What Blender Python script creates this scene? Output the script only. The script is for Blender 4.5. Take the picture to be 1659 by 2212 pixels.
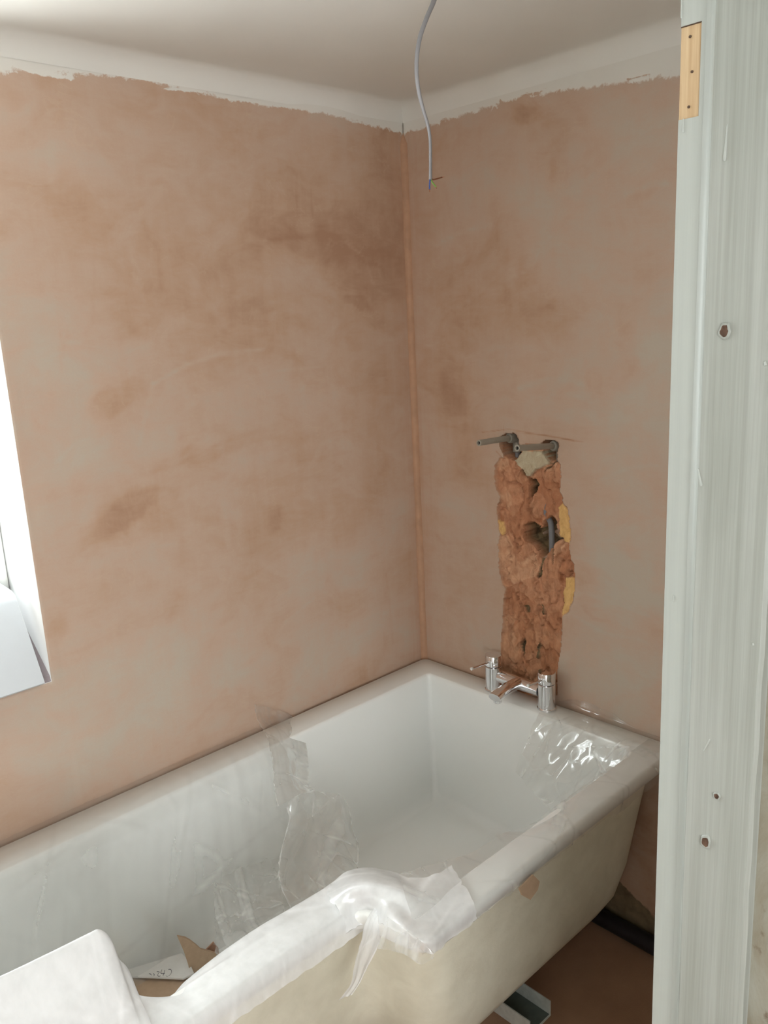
import bpy, bmesh, math, random
from mathutils import Vector, Matrix, noise
random.seed(7)
for o in list(bpy.data.objects): bpy.data.objects.remove(o)
SC = bpy.context.scene
COL = SC.collection
RZ = 0.595          # height of the bath rim above the floor
CEIL = 2.187

# ------------------------------------------------------------------ camera
F, YAW, PITCH, ROLL = 1800.92, 0.821236624, 0.229835157, -0.0501413079
CAM = Vector((-1.73978, -1.71688, 1.03895 + RZ))
fw = Vector((math.cos(YAW)*math.cos(PITCH), math.sin(YAW)*math.cos(PITCH), -math.sin(PITCH)))
r0 = fw.cross(Vector((0, 0, 1))).normalized(); u0 = r0.cross(fw)
rt = math.cos(ROLL)*r0 + math.sin(ROLL)*u0
up = -math.sin(ROLL)*r0 + math.cos(ROLL)*u0
cd = bpy.data.cameras.new('camera'); cam = bpy.data.objects.new('camera', cd); COL.objects.link(cam)
M = Matrix((rt, up, -fw)).transposed().to_4x4(); M.translation = CAM
cam.matrix_world = M
cd.sensor_fit = 'VERTICAL'; cd.sensor_height = 36; cd.lens = F/2212*36; cd.clip_start = 0.02
SC.camera = cam

# ------------------------------------------------------------------ sky, daylight and exposure
SC.view_settings.view_transform = 'Standard'; SC.view_settings.look = 'None'
SC.view_settings.exposure = 0.25; SC.view_settings.gamma = 1.0; SC.view_settings.use_curve_mapping = False
w = bpy.data.worlds.new('overcast_sky'); SC.world = w; w.use_nodes = True
wn = w.node_tree.nodes; wl = w.node_tree.links; wn.clear()
wo = wn.new('ShaderNodeOutputWorld'); bg = wn.new('ShaderNodeBackground')
bg.inputs['Color'].default_value = (0.95, 0.985, 1.0, 1)
tc = wn.new('ShaderNodeTexCoord'); sx = wn.new('ShaderNodeSeparateXYZ'); mr = wn.new('ShaderNodeMapRange')
mr.inputs['From Min'].default_value = -0.05; mr.inputs['From Max'].default_value = 0.85       # overcast sky, a little brighter overhead
mr.inputs['To Min'].default_value = 12.0; mr.inputs['To Max'].default_value = 15.0
wl.new(tc.outputs['Generated'], sx.inputs[0]); wl.new(sx.outputs['Z'], mr.inputs['Value']); wl.new(mr.outputs[0], bg.inputs['Strength'])
wl.new(bg.outputs[0], wo.inputs[0])
def portal(name, loc, sx, sy, rot):
    l = bpy.data.lights.new(name, 'AREA'); l.shape = 'RECTANGLE'; l.size = sx; l.size_y = sy
    l.cycles.is_portal = True
    o = bpy.data.objects.new(name, l); COL.objects.link(o); o.location = loc; o.rotation_euler = rot
WX0, WX1, WZ0, WZ1 = -2.02, -1.139, 0.908, 2.06        # bathroom window opening
HX0, HX1, HZ0, HZ1 = -3.1, -1.95, 0.9, 2.0          # unseen hall opening, added to let in fill light
portal('bathroom_window_portal', ((WX0+WX1)/2, 0.27, (WZ0+WZ1)/2), WX1-WX0, WZ1-WZ0, (-math.pi/2, 0, 0))
portal('hall_fill_portal', ((HX0+HX1)/2, -3.02, (HZ0+HZ1)/2), HX1-HX0, HZ1-HZ0, (math.pi/2, 0, 0))

# ------------------------------------------------------------------ helpers
def at(px, py, axis, val):
    """point where the sight line of a photo pixel meets the plane axis = val"""
    d = fw + rt*((px-829.5)/F) - up*((py-1106)/F)
    t = (val - CAM[axis])/d[axis]
    return CAM + d*t
def orgof(o): return Vector(o.get('_o', (0, 0, 0)))
def link(o, parent=None):
    COL.objects.link(o)
    if parent: o.parent = parent
    return o
ORG = {}
def thing(name, label, cat, loc, group=None, kind=None):
    o = bpy.data.objects.new(name, None); o.location = loc; o.empty_display_size = 0.05; link(o)
    ORG[o.name] = Vector(loc); tag(o, label, cat, group, kind); return o
def tag(o, label=None, cat=None, group=None, kind=None):
    if label: o['label'] = label
    if cat: o['category'] = cat
    if group: o['group'] = group
    if kind: o['kind'] = kind
    return o
def mesh(name, verts, faces, mat, parent=None, smooth=True, attrs=None, sharp=None):
    off = ORG.get(parent.name, Vector((0, 0, 0))) if parent else Vector((0, 0, 0))
    me = bpy.data.meshes.new(name)
    me.from_pydata([tuple(Vector(v)-off) for v in verts], [], faces)
    for m in (mat if isinstance(mat, (list, tuple)) else [mat]): me.materials.append(m)
    me.validate(); me.update()
    if smooth: me.polygons.foreach_set('use_smooth', [True]*len(me.polygons))
    for k, vals in (attrs or {}).items():
        if isinstance(vals[0], (tuple, list)):
            a = me.attributes.new(k, 'FLOAT_COLOR', 'POINT'); a.data.foreach_set('color', [c for v in vals for c in v])
        else:
            a = me.attributes.new(k, 'FLOAT', 'POINT'); a.data.foreach_set('value', vals)
    if sharp is not None: me.set_sharp_from_angle(angle=math.radians(sharp))
    o = bpy.data.objects.new(name, me); link(o, parent)
    ORG[o.name] = off
    return o
class MB:
    def __init__(s): s.v = []; s.f = []
    def add(s, v, f):
        n = len(s.v); s.v += [Vector(p) for p in v]; s.f += [tuple(i+n for i in q) for q in f]; return s
    def box(s, x0, x1, y0, y1, z0, z1):
        v = [(x, y, z) for x in (x0, x1) for y in (y0, y1) for z in (z0, z1)]
        return s.add(v, [(0,1,3,2),(4,6,7,5),(0,4,5,1),(2,3,7,6),(0,2,6,4),(1,5,7,3)])
    def hexa(s, b, t):           # 4 bottom, 4 top points
        return s.add(list(b)+list(t), [(3,2,1,0),(4,5,6,7),(0,1,5,4),(1,2,6,5),(2,3,7,6),(3,0,4,7)])
    def lathe(s, prof, p0, axis, n=32):     # prof: (r, h); closed ends if r = 0
        axis = Vector(axis).normalized(); a = axis.orthogonal().normalized(); b = axis.cross(a)
        v = []; f = []
        for r, h in prof:
            for i in range(n):
                t = 2*math.pi*i/n; v.append(Vector(p0)+axis*h+(a*math.cos(t)+b*math.sin(t))*r)
        for k in range(len(prof)-1):
            for i in range(n):
                j = (i+1) % n; f.append((k*n+i, k*n+j, (k+1)*n+j, (k+1)*n+i))
        return s.add(v, f)
    def tube(s, pts, rad, n=14, flat=1.0, twist=0.0, cap=True):
        pts = [Vector(p) for p in pts]; N = len(pts); v = []; f = []
        T = [(pts[min(i+1, N-1)]-pts[max(i-1, 0)]).normalized() for i in range(N)]
        a = T[0].orthogonal().normalized()
        for i, p in enumerate(pts):
            a = (a - T[i]*a.dot(T[i])).normalized(); b = T[i].cross(a)
            r = rad[i] if isinstance(rad, (list, tuple)) else rad
            tw = twist*i/max(1, N-1)
            for k in range(n):
                t = 2*math.pi*k/n; c, q = math.cos(t)*r, math.sin(t)*r*flat
                v.append(p + a*(c*math.cos(tw)-q*math.sin(tw)) + b*(c*math.sin(tw)+q*math.cos(tw)))
        for i in range(N-1):
            for k in range(n):
                j = (k+1) % n; f.append((i*n+k, i*n+j, (i+1)*n+j, (i+1)*n+k))
        if cap: f += [tuple(range(n))[::-1], tuple((N-1)*n+k for k in range(n))]
        return s.add(v, f)
    def build(s, name, mat, parent=None, smooth=True, sharp=35, bevel=0):
        o = mesh(name, s.v, s.f, mat, parent, smooth, sharp=sharp if smooth else None)
        if bevel:
            m = o.modifiers.new('bevel', 'BEVEL'); m.width = bevel; m.segments = 3; m.limit_method = 'ANGLE'
        return o
def crom(P, t):
    n = len(P)-1; x = min(max(t, 0), 1)*n; i = min(int(x), n-1); u = x-i
    p1, p2 = P[i], P[i+1]; p0 = P[i-1] if i > 0 else p1*2-p2; p3 = P[i+2] if i+2 <= n else p2*2-p1
    return 0.5*((2*p1)+(p2-p0)*u+(2*p0-5*p1+4*p2-p3)*u*u+(3*p1-p0-3*p2+p3)*u*u*u)
def spline(P, n): return [crom([Vector(p) for p in P], i/(n-1)) for i in range(n)]
def smooth01(a, b, x):
    t = min(max((x-a)/(b-a), 0), 1); return t*t*(3-2*t)
def inpoly(x, y, P):
    c = False; j = len(P)-1
    for i in range(len(P)):
        if (P[i][1] > y) != (P[j][1] > y) and x < (P[j][0]-P[i][0])*(y-P[i][1])/(P[j][1]-P[i][1])+P[i][0]: c = not c
        j = i
    return c
def nz(x, y, z=0.0): return noise.noise(Vector((x, y, z)))

# ------------------------------------------------------------------ materials
class NT:
    def __init__(s, name):
        s.m = bpy.data.materials.new(name); s.m.use_nodes = True; s.t = s.m.node_tree; s.t.nodes.clear()
        s.out = s.t.nodes.new('ShaderNodeOutputMaterial'); s.co = s.t.nodes.new('ShaderNodeNewGeometry')
    def n(s, typ, **kw):
        q = s.t.nodes.new(typ)
        for k, v in kw.items(): setattr(q, k, v)
        return q
    def l(s, a, b): s.t.links.new(a, b)
    def pos(s, sc=(1, 1, 1)):
        mp = s.n('ShaderNodeMapping'); mp.inputs['Scale'].default_value = sc; s.l(s.co.outputs['Position'], mp.inputs['Vector']); return mp.outputs[0]
    def noise(s, scale, sc=(1, 1, 1), detail=4, rough=.55, dist=0.0):
        q = s.n('ShaderNodeTexNoise'); q.inputs['Scale'].default_value = scale; q.inputs['Detail'].default_value = detail
        q.inputs['Roughness'].default_value = rough; q.inputs['Distortion'].default_value = dist
        s.l(s.pos(sc), q.inputs['Vector']); return q.outputs['Fac']
    def ramp(s, fac, stops):
        q = s.n('ShaderNodeValToRGB'); e = q.color_ramp.elements
        while len(e) < len(stops): e.new(0.5)
        for i, (p, c) in enumerate(stops): e[i].position = p; e[i].color = (c if len(c) == 4 else (*c, 1))
        s.l(fac, q.inputs[0]); return q.outputs[0]
    def mix(s, f, a, b, mode='MIX'):
        q = s.n('ShaderNodeMix', data_type='RGBA', blend_type=mode)
        for sock, v in ((q.inputs[0], f), (q.inputs[6], a), (q.inputs[7], b)):
            if hasattr(v, 'is_linked'): s.l(v, sock)
            elif isinstance(v, (int, float)): sock.default_value = v
            else: sock.default_value = (*v, 1) if len(v) == 3 else v
        return q.outputs[2]
    def math(s, op, a, b=0.0, c=0.0, clamp=False):
        q = s.n('ShaderNodeMath', operation=op); q.use_clamp = clamp
        for sock, v in zip(q.inputs, (a, b, c)):
            if hasattr(v, 'is_linked'): s.l(v, sock)
            else: sock.default_value = v
        return q.outputs[0]
    def attr(s, name): q = s.n('ShaderNodeAttribute', attribute_name=name); return q
    def bump(s, h, strength=.3, dist=.002, normal=None):
        q = s.n('ShaderNodeBump'); q.inputs['Strength'].default_value = strength; q.inputs['Distance'].default_value = dist
        s.l(h, q.inputs['Height'])
        if normal: s.l(normal, q.inputs['Normal'])
        return q.outputs[0]
    def bsdf(s, col, rough=.5, metal=0, spec=.5, normal=None, **kw):
        q = s.n('ShaderNodeBsdfPrincipled')
        for k, v in (('Base Color', col), ('Roughness', rough), ('Metallic', metal), ('Specular IOR Level', spec)):
            if hasattr(v, 'is_linked'): s.l(v, q.inputs[k])
            else: q.inputs[k].default_value = v if isinstance(v, (int, float)) else (*v, 1)
        for k, v in kw.items(): q.inputs[k.replace('_', ' ')].default_value = v
        if normal: s.l(normal, q.inputs['Normal'])
        return q
    def done(s, sh): s.l(sh.outputs[0] if hasattr(sh, 'outputs') else sh, s.out.inputs[0]); return s.m
def S(r, g, b):      # sRGB 0-255 to linear
    f = lambda c: c/12.92 if c <= .04045 else ((c+.055)/1.055)**2.4
    return tuple(f(c/255) for c in (r, g, b))
def plain(name, col, rough=.5, metal=0, spec=.5, nscale=40, namp=.12, bump=.1, **kw):
    t = NT(name); n1 = t.noise(nscale, detail=5)
    c = t.ramp(n1, [(0.3, tuple(x*(1-namp) for x in col)), (0.7, tuple(min(1, x*(1+namp)) for x in col))])
    return t.done(t.bsdf(c, rough, metal, spec, t.bump(n1, bump, .001) if bump else None, **kw))

PINK, BROWN, GREY, ORNG = S(194,168,149), S(168,130,105), S(190,177,161), S(182,136,107)
def plaster_mat():
    t = NT('bare_gypsum_plaster')
    damp = t.attr('damp').outputs['Fac']; paint = t.attr('paint').outputs['Fac']; joint = t.attr('joint').outputs['Fac']
    low = t.attr('low').outputs['Fac']
    big = t.noise(2.6, (1, 1, 1.5), 6, .6, .5); mid = t.noise(8, (1.0, 1.0, 1.35), 6, .6, 1.1)
    strk = t.noise(34, (1, 1, .12), 4, .6); arcs = t.noise(13, (1, 1, 3.4), 5, .6, 1.6)
    f = t.math('ADD', t.math('MULTIPLY', big, 1.0), t.math('MULTIPLY', mid, .5))
    f = t.math('ADD', f, t.math('MULTIPLY', arcs, .18))
    f = t.math('ADD', f, damp)
    f = t.math('ADD', f, t.math('MULTIPLY', t.math('SUBTRACT', strk, .5), .2))
    f = t.math('SUBTRACT', f, .365)
    c = t.ramp(f, [(0.2, GREY), (0.43, PINK), (0.66, S(188,156,132)), (0.92, BROWN)])
    # thin trowel lines
    ln = t.noise(5.5, (1, 1, 1.5), 3, .5, 2.2)
    ln = t.math('ABSOLUTE', t.math('SUBTRACT', ln, .5)); ln = t.math('SUBTRACT', 1.0, t.math('MULTIPLY', ln, 60), clamp=True)
    brk = t.math('GREATER_THAN', t.noise(7, (1, 1, 1), 3), .58)
    ln = t.math('MULTIPLY', ln, t.math('MULTIPLY', brk, .22))
    c = t.mix(ln, c, S(204,178,154))
    c = t.mix(t.math('MULTIPLY', t.noise(260, detail=2), .16), c, S(168,140,122))
    # corner joint: fresh orange-brown skim with vertical streaks
    js = t.math('MULTIPLY', joint, t.ramp(t.noise(60, (1, 1, .03), 3, .6), [(0.35, (.25,.25,.25)), (0.6, (1,1,1))]))
    c = t.mix(js, c, ORNG)
    # unskimmed strip close to the floor
    lw = t.math('ADD', low, t.math('MULTIPLY', t.math('SUBTRACT', t.noise(14, detail=5), .5), .10))
    lw = t.math('MULTIPLY', lw, 160, clamp=True)
    c = t.mix(lw, c, t.ramp(t.noise(30, detail=6), [(0.3, S(108,92,70)), (0.7, S(140,124,98))]))
    # ceiling paint lapped over the top of the plaster
    pn = t.math('MULTIPLY', t.math('SUBTRACT', t.noise(26, (1, 1, 1.2), 8, .75, .6), .5), .044)
    pn2 = t.math('MULTIPLY', t.math('SUBTRACT', t.noise(160, (1, 1, .5), 3, .7), .5), .010)
    p = t.math('ADD', t.math('ADD', paint, pn), pn2)
    pf = t.math('MULTIPLY_ADD', p, 190, .5, clamp=True)
    c = t.mix(pf, c, S(219,215,207))
    h = t.math('ADD', t.math('MULTIPLY', strk, .4), t.math('ADD', mid, t.math('MULTIPLY', pf, .8)))
    b = t.bump(h, .22, .003); b = t.bump(t.noise(150, detail=3), .12, .001, b)
    rg = t.ramp(f, [(0.3, (.62,)*3), (0.8, (.78,)*3)])
    return t.done(t.bsdf(c, rg, spec=.3, normal=b))
M_PLASTER = plaster_mat()
def chase_mat():
    t = NT('rough_chase_filling'); c = t.attr('col').outputs['Color']
    n1 = t.noise(55, (1, 1, .7), 6, .65, .6); n2 = t.noise(190, detail=4)
    c2 = t.mix(t.ramp(n1, [(0.35, (0,0,0)), (0.75, (1,1,1))]), c, t.mix(1.0, c, S(222,205,195), 'MULTIPLY'))
    b = t.bump(n1, .6, .006); b = t.bump(n2, .3, .002, b)
    return t.done(t.bsdf(c2, .85, spec=.2, normal=b))
M_CHASE = chase_mat()
M_CEIL = plain('white_ceiling_paint', S(222,219,212), .75, nscale=3, namp=.03, bump=.12)
M_WHITEW = plain('white_reveal_paint', S(232,232,230), .6, nscale=5, namp=.02)
def floor_mat():
    t = NT('brown_floor_board'); n = t.noise(5, detail=6, rough=.6); g = t.noise(230, detail=3)
    c = t.ramp(n, [(0.3, S(156,124,98)), (0.7, S(180,146,118))]); c = t.mix(t.math('MULTIPLY', g, .45), c, S(150,104,82))
    return t.done(t.bsdf(c, .8, spec=.2, normal=t.bump(g, .3, .001)))
M_FLOOR = floor_mat()
M_BATH = plain('white_acrylic', S(235,236,233), .16, spec=.5, nscale=3, namp=.012, bump=0, Coat_Weight=.3, Coat_Roughness=.08)
def shell_mat():
    t = NT('cream_resin_shell'); n = t.noise(16, (1, 1, 1), 6, .6, .3); g = t.noise(120, detail=4)
    c = t.ramp(n, [(0.3, S(206,201,182)), (0.7, S(220,216,198))])
    return t.done(t.bsdf(c, .5, spec=.4, normal=t.bump(t.math('ADD', n, t.math('MULTIPLY', g, .3)), .25, .004)))
M_SHELL = shell_mat()
M_CHROME = plain('polished_chrome', (.84,.84,.86), .05, 1.0, nscale=30, namp=.01, bump=0)
M_CHROME_TOP = plain('brushed_chrome', (.60,.58,.55), .28, 1.0, nscale=60, namp=.02, bump=0)
M_RUBBER = plain('black_seal', S(30,30,34), .5)
M_WHITEP = plain('white_plastic', S(235,235,230), .35, bump=0, namp=.02)
M_GALV = plain('galvanised_steel', S(190,194,188), .42, .35, nscale=60, namp=.12)
M_GALVD = plain('shaded_channel_inside', S(80,88,82), .7, .2, nscale=50, namp=.15)
M_PIPE = plain('grey_plastic_pipe', S(160,154,142), .45, nscale=50, namp=.05)
M_PIPE2 = plain('grey_push_fitting', S(140,136,126), .5, nscale=50, namp=.05)
M_BLUE = plain('blue_grey_plastic_pipe', S(120,121,126), .45, nscale=50, namp=.06)
M_BORE = plain('pipe_bore', S(20,18,18), .8)
M_BLACKP = plain('black_waste_pipe', S(34,31,34), .45, nscale=50, namp=.2)
M_CABLE = plain('grey_cable_sheath', S(140,138,140), .45, nscale=80, namp=.05)
M_WB = plain('blue_wire_insulation', S(58,84,150), .4, bump=0); M_WG = plain('green_yellow_wire_insulation', S(104,140,62), .4, bump=0)
M_WN = plain('brown_wire_insulation', S(112,66,40), .4, bump=0); M_CU = plain('copper_core', S(196,120,72), .3, .9, bump=0)
def paint_mat(name, a, b_, streak=.5):
    t = NT(name); s1 = t.noise(70, (1, 1, .02), 5, .65, .1); s2 = t.noise(260, (1, 1, .012), 4, .7); n = t.noise(6, (1, 1, .5), 4)
    f = t.math('ADD', t.math('MULTIPLY', s1, .5), t.math('ADD', t.math('MULTIPLY', s2, .35), t.math('MULTIPLY', n, .25)))
    c = t.ramp(f, [(0.5-streak*.2, a), (0.5+streak*.2, b_)])
    return t.done(t.bsdf(c, .42, spec=.45, normal=t.bump(f, .22, .0016)))
M_JAMB = paint_mat('pale_gloss_paint', S(153,157,151), S(164,168,162), .9)
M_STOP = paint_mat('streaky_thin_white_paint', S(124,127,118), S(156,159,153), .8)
def wood_mat(name, a, b_, sc=(1, 1, .05), s=60):
    t = NT(name); n = t.noise(s, sc, 5, .6, .4); w2 = t.noise(s*4, sc, 3)
    f = t.math('ADD', t.math('MULTIPLY', n, .7), t.math('MULTIPLY', w2, .3))
    c = t.ramp(f, [(0.36, a), (0.64, b_)]); return t.done(t.bsdf(c, .6, spec=.3, normal=t.bump(f, .3, .001)))
M_WOOD = wood_mat('bare_pine', S(168,140,104), S(192,168,134), (1, 1, .04), 110)
M_HOLE = plain('splintered_dark_hole', S(84,62,48), .9, nscale=200, namp=.4)
M_SCREW = plain('rusty_screw_hole', S(70,52,36), .8)
def reveal_mat():
    t = NT('stained_old_plaster'); n = t.noise(9, (1, 1, .6), 7, .65, .5); g = t.noise(60, detail=5)
    c = t.ramp(n, [(0.35, S(128,114,92)), (0.55, S(152,148,134)), (0.75, S(168,166,156))])
    c = t.mix(t.ramp(g, [(0.6, (0,0,0)), (0.75, (1,1,1))]), c, S(104,84,66))
    return t.done(t.bsdf(c, .85, spec=.2, normal=t.bump(t.math('ADD', n, t.math('MULTIPLY', g, .4)), .6, .006)))
M_REVEAL = reveal_mat()
M_CARD = plain('brown_cardboard', S(180,154,128), .85, nscale=70, namp=.06)
M_CARDW = plain('white_printed_card', S(218,216,212), .7, nscale=60, namp=.03)
M_INK = plain('dark_ink', S(92,90,96), .7, bump=0)
M_GLASS = NT('window_glass'); _g = M_GLASS.n('ShaderNodeBsdfTransparent'); _g.inputs[0].default_value = (.96,.98,.98,1)
_k = M_GLASS.n('ShaderNodeBsdfGlossy'); _k.inputs['Roughness'].default_value = .02
_m = M_GLASS.n('ShaderNodeMixShader'); _m.inputs[0].default_value = .05; M_GLASS.l(_g.outputs[0], _m.inputs[1]); M_GLASS.l(_k.outputs[0], _m.inputs[2])
M_GLASS = M_GLASS.done(_m)
def film_mat(name, lo, hi, tint=(.93, .94, .93), rough=.14, trans=.5):
    """thin polythene: see-through, hazier and whiter where it is creased"""
    t = NT(name); cr = t.attr('crease').outputs['Fac']
    n = t.noise(30, (1, 1, .5), 4, .5, .15)
    f = t.math('MULTIPLY_ADD', cr, hi-lo, lo); f = t.math('MULTIPLY', f, t.math('MULTIPLY_ADD', n, .7, .65), clamp=True)
    tr = t.n('ShaderNodeBsdfTransparent'); tr.inputs[0].default_value = (.97, .97, .965, 1)
    nb = t.bump(n, .12, .003)
    df = t.n('ShaderNodeBsdfDiffuse'); df.inputs[0].default_value = (*tint, 1)
    tl = t.n('ShaderNodeBsdfTranslucent'); tl.inputs[0].default_value = (*tint, 1)
    m1 = t.n('ShaderNodeMixShader'); m1.inputs[0].default_value = trans; t.l(df.outputs[0], m1.inputs[1]); t.l(tl.outputs[0], m1.inputs[2])
    m2 = t.n('ShaderNodeMixShader'); t.l(f, m2.inputs[0]); t.l(tr.outputs[0], m2.inputs[1]); t.l(m1.outputs[0], m2.inputs[2])
    gl = t.n('ShaderNodeBsdfGlossy'); gl.inputs['Roughness'].default_value = rough; t.l(nb, gl.inputs['Normal'])
    lw = t.n('ShaderNodeLayerWeight'); lw.inputs['Blend'].default_value = .5; t.l(nb, lw.inputs['Normal'])
    fr = t.math('MULTIPLY_ADD', t.math('POWER', lw.outputs['Facing'], 4.0), .5, .09, clamp=True)
    m3 = t.n('ShaderNodeMixShader'); t.l(fr, m3.inputs[0]); t.l(m2.outputs[0], m3.inputs[1]); t.l(gl.outputs[0], m3.inputs[2])
    return t.done(m3)
M_FILM = film_mat('clear_polythene', .10, .62)
M_FILMB = film_mat('hazy_polythene', .06, .5, tint=(.97, .98, .98), rough=.2)
M_FILM2 = film_mat('milky_glare_polythene', .6, 1.0, tint=(.97,.975,.98), rough=.3, trans=.2)  # layered film haze, with overexposed window light put into its white
M_FILM3 = film_mat('thin_polythene', -.0 + .05, .6, rough=.07)

# ------------------------------------------------------------------ room shell
def gauss(u, v, lst): return sum(a*math.exp(-((u-c)**2/(ru*ru)+(v-d)**2/(rv*rv))) for c, d, ru, rv, a in lst)
def interp(x, T):
    if x <= T[0][0]: return T[0][1]
    for (a, p), (b, q) in zip(T, T[1:]):
        if x <= b: return p+(q-p)*(x-a)/(b-a)
    return T[-1][1]
# blobs of damper / drier plaster: (along wall, height, radius, radius, amount)
def bl(plane, px, py, ru, rv, a):
    p = at(px, py, 1 if plane == 'L' else 0, 0.0); return (p.x if plane == 'L' else p.y, p.z, ru, rv, a)
BL = [bl('L',*q) for q in [(270,1110,.10,.07,.30),(250,850,.09,.06,.26),(700,540,.20,.10,.18),(780,650,.07,.05,.15),(820,800,.12,.5,.12),
      (520,500,.2,.2,.10),(600,1120,.12,.1,.08),(840,1250,.10,.25,.06),(860,450,.09,.35,.22),(60,900,.18,.45,-.16),(250,300,.30,.16,-.06),(430,1450,.4,.22,-.16),(100,1650,.4,.2,-.14),(560,950,.22,.12,.06),(380,640,.2,.12,.06)]]
BR = [bl('R',*q) for q in [(930,480,.09,.3,.22),(1130,690,.12,.12,.2),(980,850,.07,.2,.16),(1230,760,.10,.08,.12),(1040,560,.1,.1,.08),(1400,900,.16,.5,-.2),(1330,1250,.16,.3,-.3),
      (1310,330,.2,.14,-.10),(1420,550,.14,.3,-.1),(960,1200,.12,.2,.0),(1000,1350,.1,.1,.05),(1400,1900,.2,.2,.35)]]
EL = [(-1.6,2.10),(-1.066,2.119),(-.78,2.143),(-.551,2.132),(-.278,2.134),(0,2.116)]
ER = [(-1.4,2.06),(-.792,2.084),(-.404,2.129),(-.085,2.116),(0,2.116)]
def lin(a, b, step):
    n = max(1, round((b-a)/step)); return [a+(b-a)*i/n for i in range(n)]
def ell(plane, px, py, ax, ay, bx, by, amt, soft):
    """patch given by its centre and the ends of its two half axes on the wall"""
    k = 1 if plane == 'L' else 0
    c, a, b = (at(x, y, k, 0.0) for x, y in ((px, py), (px+ax, py+ay), (px+bx, py+by)))
    f = (lambda p: (p.x, p.z)) if plane == 'L' else (lambda p: (p.y, p.z))
    c, a, b = f(c), f(a), f(b); A_ = (a[0]-c[0], a[1]-c[1]); B_ = (b[0]-c[0], b[1]-c[1]); D = A_[0]*B_[1]-A_[1]*B_[0]
    return c, A_, B_, D, amt, soft
EPL = [ell('L',*q) for q in [(262,1112,75,-55,18,28,.22,.35),(265,1100,60,-30,20,40,.10,.2),(258,862,72,-42,14,26,.22,.3),(700,535,110,15,0,40,.14,.5),(760,545,60,35,10,12,.16,.3),(775,655,30,18,0,14,.20,.3),
    (345,400,20,5,0,12,.14,.6),(640,780,30,10,0,12,.12,.6),(665,820,20,12,0,12,.12,.5),(430,560,70,0,0,50,.10,.8),(240,400,70,-20,10,30,.12,.6),(390,1180,10,0,0,40,.12,.5),(500,1150,14,0,0,30,.10,.6),
    (600,1120,30,0,0,40,.16,.7),(755,1160,40,0,0,35,.18,.7),(420,980,110,-30,5,14,.14,.6),(600,950,120,-14,4,10,.10,.6),(590,1370,30,0,0,40,.14,.8),(120,1360,26,-30,10,30,.14,.5),(150,740,12,-30,6,4,.14,.4),
    (340,1060,50,12,0,10,.12,.5),(500,690,200,0,0,60,.06,1.0),(290,710,60,30,0,20,.12,.7)]]
EPR = [ell('R',*q) for q in [(1080,640,40,40,0,40,.12,.8),(1175,680,70,15,0,50,.20,.6),(1000,740,50,0,0,30,.16,.7),(970,850,40,0,0,60,.18,.7),(1280,830,16,-10,0,50,.18,.4),(1200,350,10,-5,-10,60,.14,.8),
    (1080,500,20,0,0,80,.12,.9),(1130,250,40,-8,0,22,.20,.5),(1370,430,60,-20,0,14,.14,.5),(1310,1340,60,30,0,8,.12,.5),(1280,1230,50,20,0,8,.10,.5),(1360,1120,60,-10,0,16,.10,.7),(1390,790,30,0,0,25,.16,.8),(1040,1000,60,0,0,60,.10,.9),(1130,560,14,0,0,50,.14,.8)]]
def pl(plane, pts, wdt, amt):
    q = []
    for x, y in pts:
        p = at(x, y, 1 if plane == 'L' else 0, 0.0); q.append((p.x if plane == 'L' else p.y, p.z))
    return q, wdt, amt, min(a for a, b in q)-.03, max(a for a, b in q)+.03, min(b for a, b in q)-.03, max(b for a, b in q)+.03
LNL = [pl('L', *q) for q in [([(330,830),(400,790),(470,765),(570,755)],.004,-.28),([(300,960),(330,830)],.006,-.12),([(580,520),(640,512),(700,506),(745,515)],.005,.16),([(740,515),(790,560),(805,610)],.004,-.16),
    ([(120,1000),(160,960),(210,940)],.004,-.15),([(390,1000),(470,960),(560,930)],.005,.14),([(640,1000),(700,985),(760,975)],.004,.12),([(610,1350),(680,1290)],.004,-.16),([(380,1440),(410,1470)],.004,-.18),
    ([(345,1020),(350,1160)],.004,-.10),([(640,380),(642,470)],.003,.14),([(672,390),(676,470)],.003,.12),([(205,520),(200,700)],.003,.10),([(835,1240),(850,1390)],.004,.16),([(820,1300),(832,1400)],.003,.10),([(130,720),(132,800)],.004,.16),
    ([(310,480),(340,540),(350,620)],.008,.16),([(520,820),(610,800),(700,790)],.004,-.12),([(650,1010),(700,990),(740,1010)],.003,.12)]]
LNR = [pl('R', *q) for q in [([(940,530),(1000,500),(1060,485)],.005,-.22),([(1120,840),(1190,815),(1260,830)],.006,-.2),([(1150,860),(1230,850),(1300,880)],.005,-.12),([(1290,1040),(1360,1010),(1420,1005)],.005,-.15),([(1350,420),(1400,400),(1440,395)],.005,-.2),
    ([(1100,600),(1150,580),(1165,540)],.003,-.18),([(915,750),(960,735)],.004,-.16),([(1030,760),(1120,745),(1200,770)],.005,-.12),([(1250,1280),(1320,1300),(1400,1330)],.006,-.14),([(1240,1330),(1310,1370),(1380,1380)],.006,-.16),([(1230,1200),(1300,1220),(1380,1215)],.005,-.12),
    ([(1040,934),(1100,927),(1160,938),(1260,955)],.0016,.5),([(1115,934),(1190,942),(1240,952)],.0014,.35),([(1072,975),(1086,990)],.0016,.7),([(1088,920),(1088,936)],.0012,.3)]]
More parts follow.
